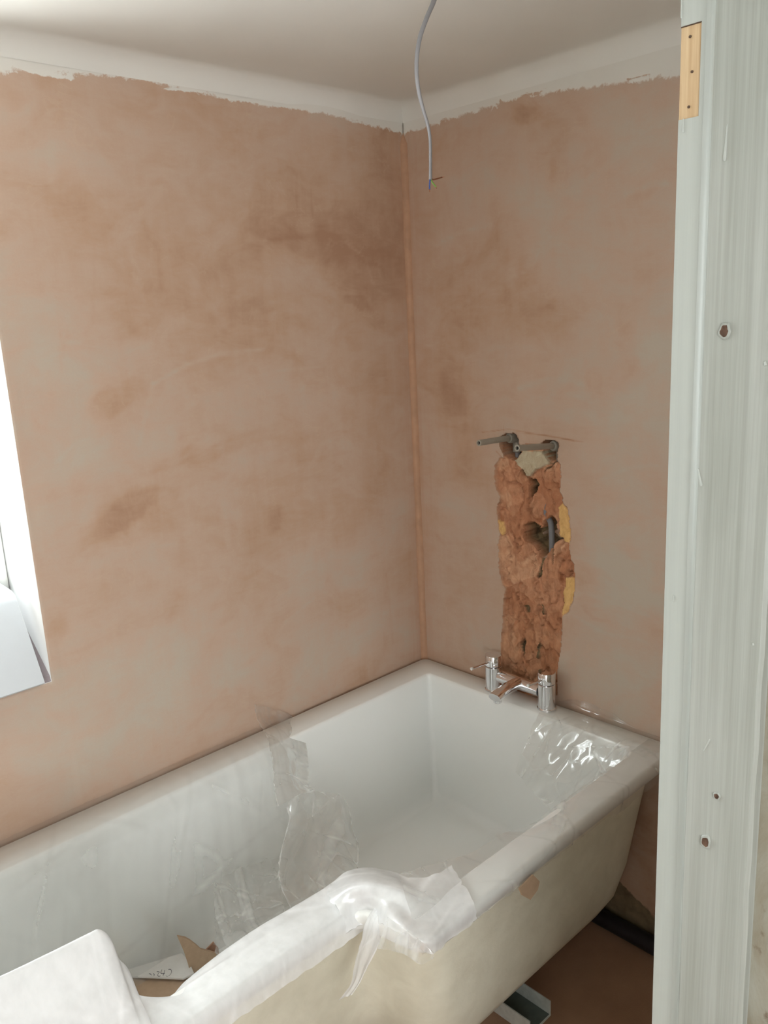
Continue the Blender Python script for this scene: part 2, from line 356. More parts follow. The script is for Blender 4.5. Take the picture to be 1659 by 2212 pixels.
BRS = [pl('L', *q) for q in [([(318,166),(345,158),(376,158)],.0022,-.020),([(375,153),(400,160)],.002,-.016),([(430,178),(465,164),(500,172),(540,190),(566,202)],.005,-.024),([(455,188),(490,180),(530,198)],.004,-.02),([(468,160),(520,180),(560,196)],.003,-.022),
    ([(384,180),(440,176),(470,184)],.002,-.018),([(230,125),(250,138)],.0018,-.02),([(300,185),(350,192),(440,196)],.0025,.014),([(500,205),(570,222),(640,232)],.0028,.012),([(60,150),(100,163),(160,170)],.005,.012),([(150,160),(156,178)],.004,.016)]]
BRR = [pl('R', *q) for q in [([(1060,242),(1068,225),(1078,240)],.004,.014),([(1130,210),(1165,200),(1180,188)],.0025,-.018),([(1140,208),(1160,205)],.002,.018),([(1358,172),(1405,160)],.0022,-.03),([(1085,224),(1080,216)],.004,-.02),([(1440,150),(1455,152)],.003,-.02)]]
def segs(u, z, L_):
    t_ = 0.0
    for q, wdt, amt, a0, a1, b0, b1 in L_:
        if not (a0 < u < a1 and b0 < z < b1): continue
        dm = 9
        for (x0, y0_), (x1, y1_) in zip(q, q[1:]):
            dx, dy = x1-x0, y1_-y0_; k = min(max(((u-x0)*dx+(z-y0_)*dy)/(dx*dx+dy*dy), 0), 1)
            dm = min(dm, math.hypot(u-x0-k*dx, z-y0_-k*dy))
        t_ += amt*math.exp(-(dm/wdt)**2)*(.65+.5*nz(u*40, z*40, 3))
    return t_
def wallattr(u, z, side):
    d = .55*gauss(u, z, BL if side == 'L' else BR) + .12*smooth01(1.2, 2.1, z)*smooth01(-1.2, -.5, u)*(side == 'L') + .10*nz(u*3, z*3, 5 if side == 'L' else 9)
    wu, wz = u+.022*nz(u*14, z*14, 1)+.008*nz(u*50, z*50, 1), z+.022*nz(u*14, z*14, 6)+.008*nz(u*50, z*50, 6)
    for c, A_, B_, D, amt, soft in (EPL if side == 'L' else EPR):
        p, q = wu-c[0], wz-c[1]
        if abs(p)+abs(q) > .45: continue
        a = (p*B_[1]-q*B_[0])/D; b = (A_[0]*q-A_[1]*p)/D; r = math.hypot(a, b)
        d += .9*amt*(1-smooth01(1-soft, 1+soft*.6, r))*(.75+.6*nz(u*22, z*9, 2))
    d += segs(u, z, LNL if side == 'L' else LNR)
    e = interp(u, EL if side == 'L' else ER)
    j = .6*math.exp(-(u/.03)**2)*smooth01(2.2, 1.9, z)*.9
    j = max(j, .30*math.exp(-(u/.06)**2))
    low = (interp(u, [(-1.4, .07), (-.8, .09), (-.74, .12), (-.6, .15), (0, .15)])-z) if side == 'R' else -1.0
    return d, z-e+segs(u, z, BRS if side == 'L' else BRR), j, low
# left wall (y = 0) with the window opening
us = lin(-2.5, WX0, .06)+lin(WX0, WX1, .03)+lin(WX1, 0, .006)+[0]
zs = lin(0, .56, .05)+lin(.56, WZ0, .008)+lin(WZ0, WZ1, .007)+lin(WZ1, 2.165, .003)+lin(2.165, CEIL, .01)+[CEIL]
V = []; A = {'damp': [], 'paint': [], 'joint': [], 'low': []}; Fc = []
for u in us:
    for z in zs:
        d, p, j, lo = wallattr(u, z, 'L')
        bump = .002*nz(u*4, z*4, 1)*smooth01(0, -.1, u)*(0 if WX0-.02 < u < WX1+.02 else 1)
        rid = 0
        V.append((u, bump+rid, z)); A['damp'].append(d); A['paint'].append(p); A['joint'].append(j); A['low'].append(lo)
nzs = len(zs)
for i in range(len(us)-1):
    for k in range(nzs-1):
        cu, cz = (us[i]+us[i+1])/2, (zs[k]+zs[k+1])/2
        if WX0 < cu < WX1 and WZ0 < cz < WZ1: continue
        Fc.append((i*nzs+k, (i+1)*nzs+k, (i+1)*nzs+k+1, i*nzs+k+1))
wl_o = mesh('wall_left', V, Fc, [M_PLASTER, M_WHITEW], attrs=A)
m = wl_o.modifiers.new('thickness', 'SOLIDIFY'); m.thickness = .26; m.offset = -1; m.material_offset_rim = 1; m.use_rim = True
tag(wl_o, 'wall of mottled pink bare plaster with the window opening, on the left', 'wall', kind='structure')

# right wall (x = 0) with the chased-out strip
def zp(pts, plane=0, val=0.0):     # outline measured on the wall, from a close view of the chase
    r = []
    for a, b in pts:
        p = at(980+a*.24864, 900+b*.24864, plane, val); r.append((p.y, p.z))
    return r
CH = zp([(400,360),(360,420),(352,520),(372,640),(405,700),(372,780),(383,900),(402,1020),(383,1120),(392,1260),(392,1340),(420,1440),(450,1500),(430,1600),(428,1700),(428,1800),
  (412,1900),(408,2010),(412,2212),(418,2420),(900,2420),(900,2212),(932,2000),(940,1860),(942,1740),(1000,1700),(1036,1600),(1052,1500),(1057,1380),(1040,1280),(1005,1190),
  (1005,1110),(1024,1050),(1003,880),(990,800),(948,745),(945,690),(920,640),(934,520),(926,440),(905,370),(900,310),(920,250),(912,220),(870,205),(800,200),(755,225),(735,262),(690,240),(620,232),(575,262),
  (565,205),(545,150),(500,142),(455,150),(415,165),(395,220),(400,260),(425,320),(440,350)])
HOLES = [(zp([(398,240),(410,175),(460,150),(540,150),(565,210),(570,280),(550,350),(515,388),(470,362),(430,320)]), .055),
  (zp([(750,235),(800,205),(870,212),(912,225),(915,260),(900,310),(893,395),(850,400),(800,360),(760,310)]), .055),
  (zp([(635,540),(690,560),(712,600),(700,650),(660,715),(648,640),(655,590)]), .035),
  (zp([(600,940),(640,925),(740,975),(790,930),(820,880),(850,860),(885,910),(890,980),(925,1065),(885,1095),(860,1130),(835,1150),(805,1180),(780,1220),(745,1265),(705,1175),(645,1120),(600,1060),(605,1000)]), .06),
  (zp([(733,1240),(750,1240),(738,1320),(728,1400),(705,1420),(716,1340)]), .02),(zp([(848,1130),(862,1130),(866,1200),(856,1290),(848,1285),(854,1200)]), .02),
  (zp([(575,455),(600,480),(635,535),(620,540),(590,500)]), .02),(zp([(600,1640),(640,1650),(650,1700),(625,1712),(612,1690)]), .012),
  (zp([(590,1940),(622,1960),(618,1985),(590,1998),(610,2060),(600,2085),(580,2050),(556,1990)]), .022),(zp([(735,1640),(748,1640),(776,1728),(766,1730)]), .008),
  (zp([(700,2010),(735,1960),(738,2000),(715,2120),(700,2100)]), .010),(zp([(762,490),(850,395),(860,402),(775,492)]), .015),(zp([(885,905),(890,1000),(962,1072),(925,1062),(880,1000)]), .02)]
GREYF = zp([(520,385),(560,335),(600,300),(750,300),(800,360),(830,410),(760,440),(700,460),(660,525),(620,530),(590,460)])
YEL = [zp([(905,790),(945,752),(990,800),(1003,880),(1024,1050),(1005,1110),(960,1085),(912,1010),(912,880)]), zp([(965,1400),(1000,1395),(1052,1400),(1052,1500),(1036,1600),(1000,1700),(944,1735),(930,1700),(962,1610),(945,1520),(970,1470)]),
       zp([(384,900),(430,920),(445,985),(425,1040),(402,1020)])]
STONE = S(124,108,82)
ys = lin(-1.45, -.88, .05)+lin(-.88, -.60, .006)+lin(-.60, -.28, .0026)+lin(-.28, 0, .006)+[0]
zs = lin(0, .54, .015)+lin(.54, 1.36, .0028)+lin(1.36, 2.04, .007)+lin(2.04, 2.165, .0035)+lin(2.165, CEIL, .01)+[CEIL]
nzs = len(zs)
inside = {}
for i in range(len(ys)-1):
    for k in range(nzs-1):
        cu, cz = (ys[i]+ys[i+1])/2, (zs[k]+zs[k+1])/2
        if -.60 < cu < -.28 and .54 < cz < 1.36: inside[i, k] = inpoly(cu+.003*nz(cu*90, cz*90), cz+.003*nz(cu*90, cz*90, 4), CH)
def grid_mesh(cells):
    idx = {}; V = []; Fc = []; key = []
    for (i, k) in cells:
        q = []
        for a, b in ((i, k), (i, k+1), (i+1, k+1), (i+1, k)):
            if (a, b) not in idx: idx[a, b] = len(V); V.append((0, ys[a], zs[b])); key.append((a, b))
            q.append(idx[a, b])
        Fc.append(tuple(q))
    return V, Fc, key
allc = [(i, k) for i in range(len(ys)-1) for k in range(nzs-1)]
wc = [c for c in allc if not inside.get(c)]; cc = [c for c in allc if inside.get(c)]
V, Fc, key = grid_mesh(wc); A = {'damp': [], 'paint': [], 'joint': [], 'low': []}; V2 = []
for (x, y, z) in V:
    d, p, j, lo = wallattr(y, z, 'R')
    A['damp'].append(d); A['paint'].append(p); A['joint'].append(j); A['low'].append(lo)
    V2.append((x, y, z))
wr_o = mesh('wall_right', V2, Fc, M_PLASTER, attrs=A)
m = wr_o.modifiers.new('thickness', 'SOLIDIFY'); m.thickness = .2; m.offset = -1
tag(wr_o, 'wall of mottled pink bare plaster behind the taps, chased out above them', 'wall', kind='structure')
# pointed joint in the corner between the two walls
V = []; Fc = []; N = 120; ks = 7
for i in range(N+1):
    z = .3+(2.118-.3)*i/N; rr = .015+.002*nz(z*5, 2)+.0012*nz(z*22, 6); rr *= 1-.9*smooth01(2.085, 2.118, z)
    for k in range(ks):
        a = k/(ks-1); q = .35*rr*math.sin(math.pi*a)
        V.append((.001-rr*(1-a)-q*.7, .001-rr*a-q*.7, z))
for i in range(N):
    for k in range(ks-1): Fc.append((i*ks+k, i*ks+k+1, (i+1)*ks+k+1, (i+1)*ks+k))
tj = mesh('trim_1', V, Fc, None or plain('orange_brown_joint', S(180,140,112), .75, nscale=30, namp=.10, bump=.3))
tag(tj, 'orange brown plaster joint running up the corner between the walls', 'trim', kind='structure')
# the chase itself: a recessed, hacked strip
V, Fc, key = grid_mesh(cc); cs = set(cc); V2 = []; colr = []
for (x, y, z), (a, b) in zip(V, key):
    edge = not all((a+da, b+db) in cs for da in (-1, 0) for db in (-1, 0))
    jy, jz = y+.004*nz(y*60, z*60, 2), z+.004*nz(y*60, z*60, 7)
    u = (y+.28)/-.25
    d = .004+.013*(nz(y*28, z*14, 3)+.3)+.007*nz(y*75, z*45, 6)+.003*abs(nz(y*200, z*160, 8))
    ck = abs(nz(y*24+.4*nz(y*80, z*80), z*11, 33)); d += .012*max(0, 1-ck*16)
    gc = -.435+.02*nz(z*9, 5); d += .009*math.exp(-((y-gc)/.020)**2)-.003*math.exp(-((y-gc-.055)/.03)**2)
    n1 = nz(y*14, z*9, 11)
    c = [S(210,156,122), S(222,174,140), S(196,140,106)][0 if abs(n1) < .15 else (1 if n1 > 0 else 2)]
    f = .5+.5*nz(y*40, z*40, 15); c = tuple(p*(.80+.28*f) for p in c); st_ = smooth01(.95, .62, z)*.5; c = tuple(p*(1-st_)+q_*st_*(.7+.5*f) for p, q_ in zip(c, S(186,138,102)))
    if inpoly(jy, jz, GREYF): d = .003+.002*nz(y*40, z*40); c = S(200,190,164)
    for P in YEL:
        if inpoly(jy, jz, P): d = .0012+.001*nz(y*50, z*50); c = S(232,192,128)
    for hi, (P, dep) in enumerate(HOLES):
        if inpoly(jy, jz, P):
            if hi < 2: dep = .085
            d = dep+.012*nz(y*45, z*45, 21)+.004*nz(y*150, z*150, 3); c = STONE if nz(y*50, z*50, 31) > -.1 else S(92,78,58)
            if hi < 2: c = S(78,64,52)  # pipe holes darkened further, cavity shade put into the colour
            if nz(y*38, z*38, 47) > .3 and hi == 3: d = dep*.45; c = S(196,170,150)
    if edge: d = 0; c = S(206,166,138)
    V2.append((d, y, z)); colr.append((*c, 1.0))
ch = mesh('chase', V2, Fc, M_CHASE, wr_o, smooth=True, attrs={'col': colr})
ch['label'] = 'rough orange hacked plaster strip with holes, yellow filler'

# ceiling with a rounded edge where it meets the walls
RC = .045; ns = 6
secs = [(RC*(1-math.cos(t)), -RC*(1-math.sin(t))) for t in [math.pi/2*i/ns for i in range(ns+1)]]   # (out from wall, below ceiling)
V = []; Fc = []
for s in secs: V += [(-2.5, -s[0], CEIL+s[1]), (-s[0], -s[0], CEIL+s[1]), (-s[0], -1.4, CEIL+s[1])]
for i in range(ns): Fc += [(3*i, 3*i+1, 3*i+4, 3*i+3), (3*i+1, 3*i+2, 3*i+5, 3*i+4)]
n = 3*ns; N0 = len(V); V += [(-2.5, -1.4, CEIL)]; Fc.append((n, n+1, n+2, N0))
n2 = len(V); V += [(-2.5, .2, CEIL+.12), (.2, .2, CEIL+.12), (.2, -1.4, CEIL+.12), (-2.5, -1.4, CEIL+.12)]; Fc.append((n2+3, n2+2, n2+1, n2))
V += [(-2.5, .2, CEIL), (.2, .2, CEIL), (.2, -1.4, CEIL)]
Fc += [(n2, n2+1, n2+5, n2+4), (n2+1, n2+2, n2+6, n2+5)]
tag(mesh('ceiling', V, Fc, M_CEIL, sharp=30), 'off-white painted ceiling above the bath', 'ceiling', kind='structure')
tag(MB().box(-2.7, .2, -3.2, .2, -.12, 0).build('floor', M_FLOOR), 'reddish brown chipboard floor under the bath', 'floor', kind='structure')
# doorway wall: piece beside the door frame, piece left of the doorway, lintel
tag(MB().box(-.995, .2, -1.56, -1.338, 0, CEIL+.1).build('wall_front', M_REVEAL), 'strip of stained olive-grey old plaster right of the door frame', 'wall', kind='structure')
tag(MB().box(-2.7, -2.45, -1.56, -1.4, 0, CEIL+.1).box(-2.45, -.995, -1.56, -1.4, 2.09, CEIL+.1).build('wall_front_doorway', M_WHITEW), 'doorway wall beside and above the opening', 'wall', kind='structure')
tag(MB().box(-2.62, -2.5, -1.4, .26, 0, CEIL+.1).build('wall_far_left', M_PLASTER), 'plaster wall at the far left end of the bath', 'wall', kind='structure')
hb = MB().box(-3.2, HX0, -3.15, -3.0, 0, CEIL+.1).box(HX1, .2, -3.15, -3.0, 0, CEIL+.1).box(HX0, HX1, -3.15, -3.0, 0, HZ0).box(HX0, HX1, -3.15, -3.0, HZ1, CEIL+.1)
tag(hb.build('wall_back', M_WHITEW), 'hall wall behind the viewer with an opening added for fill light', 'wall', kind='structure')
tag(MB().box(-3.3, -3.2, -3.15, -1.4, 0, CEIL+.1).box(-3.3, -2.62, -1.5, -1.4, 0, CEIL+.1).build('wall_hall_left', M_WHITEW), 'hall wall on the left of the viewer', 'wall', kind='structure')
tag(MB().box(.1, .2, -3.0, -1.56, 0, CEIL+.1).build('wall_hall_right', M_WHITEW), 'hall wall on the right of the viewer', 'wall', kind='structure')
tag(MB().box(-3.3, .2, -3.15, -1.4, CEIL+.02, CEIL+.12).build('ceiling_hall', M_CEIL), 'hall ceiling above the viewer', 'ceiling', kind='structure')
tag(MB().box(-3.3, -2.7, -3.15, -1.4, -.12, 0).build('floor_hall', M_FLOOR), 'hall floor left of the viewer', 'floor', kind='structure')

# window: white frame set back in the reveal
wf = thing('window_1', 'bright white framed window glaring at the left edge', 'window', ((WX0+WX1)/2, .19, WZ0), kind='structure')
fb = MB(); t = .055
fb.box(WX0, WX0+t, .17, .23, WZ0, WZ1).box(WX1-t, WX1, .17, .23, WZ0, WZ1).box(WX0+t, WX1-t, .17, .23, WZ0, WZ0+.16).box(WX0+t, WX1-t, .17, .23, WZ1-t, WZ1).box(-1.61, -1.55, .17, .23, WZ0+.16, WZ1-t)
fb.build('window_frame', M_WHITEP, wf, smooth=False, bevel=.004)
MB().box(WX0+t, WX1-t, .197, .203, WZ0+.16, WZ1-t).build('window_pane', M_GLASS, wf, smooth=False)
# sloping white board laid over the sill
sb = thing('sill_board', 'white board sloping over the window sill at the left edge', 'board', (-1.5, -.01, WZ0))
p0 = at(97, 1475, 1, -.036); xb = p0.x
prof = [(-.036, p0.z), (.052, p0.z+.160), (.062, p0.z+.172), (.078, p0.z+.178), (.165, p0.z+.182)]
prof2 = [(y+.009, z-.006) for y, z in prof[:2]]+[(.068, p0.z+.164), (.080, p0.z+.169), (.165, p0.z+.173)]
V = []; Fc = []; L = prof+prof2[::-1]
for x in (WX0+.02, xb): V += [(x, y, z) for y, z in L]
k = len(L)
for i in range(k): Fc.append((i, (i+1) % k, k+(i+1) % k, k+i))
for i in range(4): Fc += [(i, i+1, k-2-i, k-1-i)[::-1], (k+i, k+i+1, k+k-2-i, k+k-1-i)]
mesh('board_panel', V, Fc, plain('white_laminate', S(206,210,214), .35, bump=0, namp=.01), sb, sharp=30)
cap = MB().hexa([(WX0, .002, WZ0-.001), (WX1, .002, WZ0-.001), (WX1, .17, WZ0-.001), (WX0, .17, WZ0-.001)], [(WX0, .006, WZ0+.012), (WX1, .006, WZ0+.012), (WX1, .17, WZ0+.15), (WX0, .17, WZ0+.15)])
tag(cap.build('trim_sill_infill', plain('shaded_sill_infill', S(150,138,140), .85, nscale=40, namp=.1, bump=.4), smooth=False), 'added slope under the sill board with the gap shade put into its grey', 'sill', kind='structure')  # added infill, its grey stands for the shade in the board gap

# ------------------------------------------------------------------ door frame on the right
JX = -1.02
df = thing('door_1', 'white painted door frame post at the right edge with bare hinge recess', 'door frame', (JX, -1.385, 0), kind='structure')
y0, y1 = -1.439, -1.3375; yj = -1.430
pz0, pz1 = RZ+1.190, RZ+1.262; py = -1.3555
j = MB().box(JX+.002, -.99, yj, y1, 0, 2.09)
j.box(JX, JX+.002, yj, y1, 0, pz0).box(JX, JX+.002, yj, y1, pz1, 2.09).box(JX, JX+.002, yj, py, pz0, pz1)
j.build('jamb', M_JAMB, df, smooth=False)
SX = JX-.012; sy = -1.3722
V = []; Fc = []; N = 240
for i in range(N+1):
    z = 2.09*i/N; wv = .0006*nz(0, z*7)+.0004*nz(3, z*25); r_ = .0013*nz(6, z*4)+.0008*nz(9, z*19)
    V += [(JX-.0002, sy+.0003, z), (SX+.0015, sy+wv, z), (SX, sy-.0016+wv, z), (SX, y0+.004+r_, z), (SX+.003, y0+.0005+r_, z), (JX-.0002, y0+.0005, z)]
for i in range(N):
    for k in range(6):
        a, b = i*6+k, i*6+(k+1) % 6; Fc.append((a, a+6, b+6, b))
Fc += [tuple(range(6)), tuple(N*6+k for k in range(6))[::-1]]
st = mesh('door_stop', V, Fc, M_STOP, df, sharp=40); st['label'] = 'streaky grey-white strip with screw holes'
V = []; Fc = []
for i in range(N+1):
    z = 2.09*i/N; q = .0008*nz(2, z*6)+.0004*nz(7, z*23)
    V += [(JX-.0003, sy+.0125+q, z), (JX-.0010, sy+.0088+q, z), (JX-.0026, sy+.0052+q*.5, z), (JX-.0058, sy+.0024, z), (SX+.0010, sy-.0006, z)]
for i in range(N):
    for k in range(4): Fc.append((i*5+k, i*5+k+1, (i+1)*5+k+1, (i+1)*5+k))
mesh('paint_fillet', V, Fc, M_JAMB, df)
hr = MB().box(JX+.0012, JX+.0021, py, y1+.0002, pz0, pz1).build('hinge_recess', M_WOOD, df, smooth=False); hr['label'] = 'bare pine recess with three screw holes'
for px, pyy in ((1491, 79), (1495, 155), (1488, 231)):
    p = at(px, pyy, 0, JX+.001); q = MB().lathe([(0, -.0002), (.0007, -.0001), (.0012, .0002), (.0012, .0008), (0, .0008)], (JX+.0014, p.y, p.z), (-1, 0, 0), 12)
    q.build('screw_hole', M_SCREW, hr)
bar = MB().box(JX-.0002, JX+.0014, py, y1, pz1-.0004, pz1+.0003); bar.build('knife_cut', M_SCREW, hr)
for px, pyy, rr in ((1566, 715, .0052), (1549, 1719, .0032), (1525, 1818, .0054)):      # torn screw holes
    p = at(px, pyy, 0, SX); n = 18; V = [(SX-.0004, p.y, p.z)]; Fc = []
    for ring, (ro, dx) in enumerate(((.62, -.0004), (.8, -.0015), (1.05, -.0018), (1.25, .0004))):
        for i in range(n):
            a = 2*math.pi*i/n; rj = rr*ro*(1+.28*nz(px+math.cos(a)*1.6, math.sin(a)*1.6))
            V.append((SX+dx, p.y+rj*math.cos(a)*.85, p.z+rj*math.sin(a)*1.15))
    for i in range(n): Fc.append((0, 1+i, 1+(i+1) % n))
    for r_ in range(3):
        for i in range(n): Fc.append((1+r_*n+i, 1+(r_+1)*n+i, 1+(r_+1)*n+(i+1) % n, 1+r_*n+(i+1) % n))
    h = mesh('torn_paint_ring', V, Fc, [M_STOP, M_HOLE], st)
    for pg in h.data.polygons: pg.material_index = 1 if len(pg.vertices) == 3 or pg.index < 2*n else 0
    h['label'] = 'dark splintered screw hole with torn paint rim'
def run(px0, py0, px1, py1, r1, r2, x, mat, par):
    a = at(px0, py0, 0, x); b = at(px1, py1, 0, x); pts = spline([a, (a+b)/2, b], 12); rad = [r1+(r2-r1)*(i/11)**2 for i in range(12)]
    rad[0] *= .3; rad[-1] *= .6; MB().tube(pts, rad, 10).build('paint_run', mat, par)
run(1571, 268, 1565, 348, .0006, .0016, SX, M_JAMB, st); run(1508, 1012, 1515, 1050, .0008, .0016, SX, M_JAMB, st)
run(1476, 256, 1475, 288, .0006, .0013, JX, M_JAMB, df); run(1473, -30, 1472, 40, .0006, .0009, JX, M_JAMB, df)
run(1534, 1596, 1519, 1623, .0008, .0006, SX, M_JAMB, st); run(1652, 780, 1654, 790, .001, .0016, SX, M_JAMB, st)
run(1626, 1388, 1627, 1394, .001, .0014, SX, M_JAMB, st); run(1456, 1285, 1454, 1300, .0008, .001, JX, M_JAMB, df)

# ------------------------------------------------------------------ bath
def contour(c, z, na=9, ne=12):
    x0, x1, ya, yn, yw, xc, xd, R = c
    P = [Vector((x0, ya)), Vector((x0, yw)), Vector((xc, yw)), Vector((xd, yn)), Vector((x1, yn)), Vector((x1, ya))]
    out = []; tang = []
    for i in range(6):
        p, a, b = P[i], P[i-1], P[(i+1) % 6]; r = R[i]
        d1 = (a-p).normalized(); d2 = (b-p).normalized(); ang = d1.angle(d2); L = r/math.tan(ang/2)
        t1 = p+d1*L; t2 = p+d2*L; cen = p+(d1+d2).normalized()*(r/math.sin(ang/2))
        v1 = t1-cen; v2 = t2-cen; arc = []
        tot = v1.angle_signed(v2)
        for k in range(na):
            s = k/(na-1); th = -tot*s; arc.append(cen+Vector((v1.x*math.cos(th)-v1.y*math.sin(th), v1.x*math.sin(th)+v1.y*math.cos(th))))
        tang.append(arc)
    for i in range(6):
        out += tang[i]; a = tang[i][-1]; b = tang[(i+1) % 6][0]
        for k in range(1, ne): out.append(a+(b-a)*(k/ne))
    return [(p.x, p.y, z) for p in out]
def loft(rings, capend=True):
    V = [p for r in rings for p in r]; n = len(rings[0]); Fc = []
    for k in range(len(rings)-1):
        for i in range(n):
            j = (i+1) % n; Fc.append((k*n+i, k*n+j, (k+1)*n+j, (k+1)*n+i))
    if capend: Fc.append(tuple((len(rings)-1)*n+i for i in range(n)))
    return V, Fc
bath = thing('bathtub', 'large white L-shaped shower bath standing in the plastered corner', 'bathtub', (-.85, -.42, 0))
def oc(d, z, s=0): return contour((-.008-d, -1.700+d, -.010-d, -.700+d, -.850+d, -.885+d*.6, -.915+d*.6, (.018, .03, .04, .045, .03, .018)), RZ+z)
def ic(d, z, R=.02): return contour((-.086-d*.45, -1.600+d*1.6, -.100-d*.55, -.632+d*.55, -.784+d*.75, -.812+d*.9, -.845+d*.9, (.010+R*.15, R+.02, R+.03, .05, R+.02, R)), RZ+z)
rings = [oc(.03, -.036), oc(.004, -.037), oc(.0, -.033), oc(0, -.010), oc(.002, -.004), oc(.007, 0), ic(-.006, 0), ic(0, -.002), ic(.005, -.008), ic(.008, -.02),
         ic(.018, -.10), ic(.032, -.22, .03), ic(.045, -.32, .04), ic(.056, -.362, .05), ic(.075, -.38, .06), ic(.11, -.388, .07)]
V, Fc = loft(rings); tub = mesh('tub', V, Fc, M_BATH, bath, sharp=50)
def sc(x0, yw, yn, ya, x1, xc, xd, z, R): return contour((x0, x1, ya, yn, yw, xc, xd, R), RZ+z)
sh = [sc(-.045, -.822, -.672, -.04, -1.66, -.85, -.88, -.034, (.02, .06, .06, .05, .06, .05)),
      sc(-.060, -.812, -.660, -.06, -1.62, -.835, -.868, -.15, (.02, .08, .07, .05, .08, .06)),
      sc(-.080, -.800, -.648, -.08, -1.59, -.818, -.852, -.28, (.02, .09, .08, .05, .08, .07)),
      sc(-.100, -.788, -.634, -.09, -1.56, -.800, -.836, -.35, (.02, .10, .09, .05, .09, .08)),
      sc(-.125, -.765, -.612, -.10, -1.53, -.775, -.815, -.393, (.02, .10, .09, .05, .09, .08)),
      sc(-.165, -.730, -.578, -.12, -1.49, -.745, -.785, -.417, (.02, .09, .08, .05, .08, .08)),
      sc(-.23, -.66, -.51, -.16, -1.42, -.70, -.74, -.424, (.02, .09, .08, .05, .08, .08))]
V, Fc = loft(sh); s_ = mesh('shell', V, [f[::-1] for f in Fc], M_SHELL, bath, sharp=60); s_['label'] = 'cream unpanelled resin underside of the bath'
def channel(x, ya, yb):
    c = MB(); z0, z1, w_ = .064, .104, .040; t_ = .003
    c.box(x-w_, x+w_, ya, yb, z0, z0+t_).box(x-w_, x-w_+t_, ya, yb, z0+t_, z1).box(x+w_-t_, x+w_, ya, yb, z0+t_, z1)
    o = c.build('support_channel', M_GALV, bath, smooth=False)
    MB().box(x-w_+t_, x+w_-t_, ya+.003, yb, z0+t_, z0+t_+.0015).build('channel_shade', M_GALVD, o, smooth=False)  # darker liner sheet, shade inside the channel put into its colour
    for yy in (ya+.17, yb-.08):
        MB().lathe([(0, .0), (.02, .0), (.02, .006), (.006, .010), (.005, .17), (0, .17)], (x, yy, 0), (0, 0, 1), 20).build('foot', M_GALV, o)
channel(-.462, -.775, -.08); channel(-1.32, -.64, -.08)

# cardboard scrap tucked under the film on the outer face
cs_ = [at(px, py_, 1, -.8615) for px, py_ in ((1122, 1920), (1152, 1890), (1166, 1904), (1162, 1922), (1146, 1944), (1128, 1934))]
q = MB(); n = len(cs_); q.add([p for p in cs_]+[p+Vector((0, .003, 0)) for p in cs_], [tuple(range(n))[::-1], tuple(range(n, 2*n))]+[(i, (i+1) % n, n+(i+1) % n, n+i) for i in range(n)])
tag(q.build('cardboard_tab', M_CARD, smooth=False), 'small torn tan cardboard tab sticking out under the bath rim', 'cardboard')

# ------------------------------------------------------------------ bath mixer
TX = -.048
tp = thing('bath_mixer_tap', 'chrome bridge bath mixer tap standing on the bath rim', 'tap', (TX, -.408, RZ))
R1 = .0235
for yy in (-.318, -.498):
    MB().lathe([(0, .001), (.0255, .001), (.0255, .004), (R1, .006), (R1, .071), (R1-.002, .0725), (0, .0725)], (TX, yy, RZ), (0, 0, 1), 48).build('pillar', M_CHROME, tp)
    MB().lathe([(0, .0725), (R1-.0025, .0725), (R1-.0025, .0745), (0, .0745)], (TX, yy, RZ), (0, 0, 1), 40).build('seal_ring', M_RUBBER, tp)
    hd = MB().lathe([(0, .0745), (R1-.001, .0745), (R1, .0755), (R1, .104), (R1-.0008, .1052), (0, .1054)], (TX, yy, RZ), (0, 0, 1), 48).build('handle', M_CHROME, tp)
    dst = .062 if yy > -.4 else .048
    a = Vector((TX-R1+.002, yy, RZ+.089)); b = a+Vector((-dst, .004, .002))
    MB().tube([a, b], .0033, 14).build('lever', M_CHROME, hd)
    MB().lathe([(0, 0), (.0036, 0), (.0042, .001), (.0042, .005), (0, .0058)], b-Vector((.002, 0, 0)), (-1, 0, 0), 16).build('lever_tip', M_WHITEP, hd)
# bridge
br = MB().tube(spline([(TX, -.340, RZ+.046), (TX, -.37, RZ+.046), (TX, -.408, RZ+.045), (TX, -.45, RZ+.046), (TX, -.476, RZ+.046)], 20), .0175, 32, flat=.9); br.build('bridge', M_CHROME, tp)
sp = spline([(TX+.004, -.408, RZ+.046), (TX-.025, -.408, RZ+.050), (TX-.055, -.408, RZ+.051), (TX-.085, -.408, RZ+.049), (TX-.108, -.408, RZ+.046)], 24)
V = []; Fc = []
for i, p in enumerate(sp):
    u = i/23; hw = .0175+.0015*u; hh = .0155*(1-u)+.0095*u
    for k in range(24):
        a = 2*math.pi*k/24; ca, sa = math.cos(a), math.sin(a)
        V.append((p.x, p.y+hw*math.copysign(abs(ca)**.75, ca), p.z+hh*math.copysign(abs(sa)**.75, sa)-.004*u))
for i in range(23):
    for k in range(24): Fc.append((i*24+k, i*24+(k+1) % 24, (i+1)*24+(k+1) % 24, (i+1)*24+k))
Fc += [tuple(range(24))[::-1], tuple(23*24+k for k in range(24))]
spt = mesh('spout', V, Fc, M_CHROME, tp, sharp=50)
MB().lathe([(0, 0), (.0105, 0), (.0108, .001), (.0108, .014), (.009, .0155), (0, .0155)], (TX-.094, -.408, RZ+.038), (-.12, 0, -1), 32).build('aerator', M_CHROME, spt)

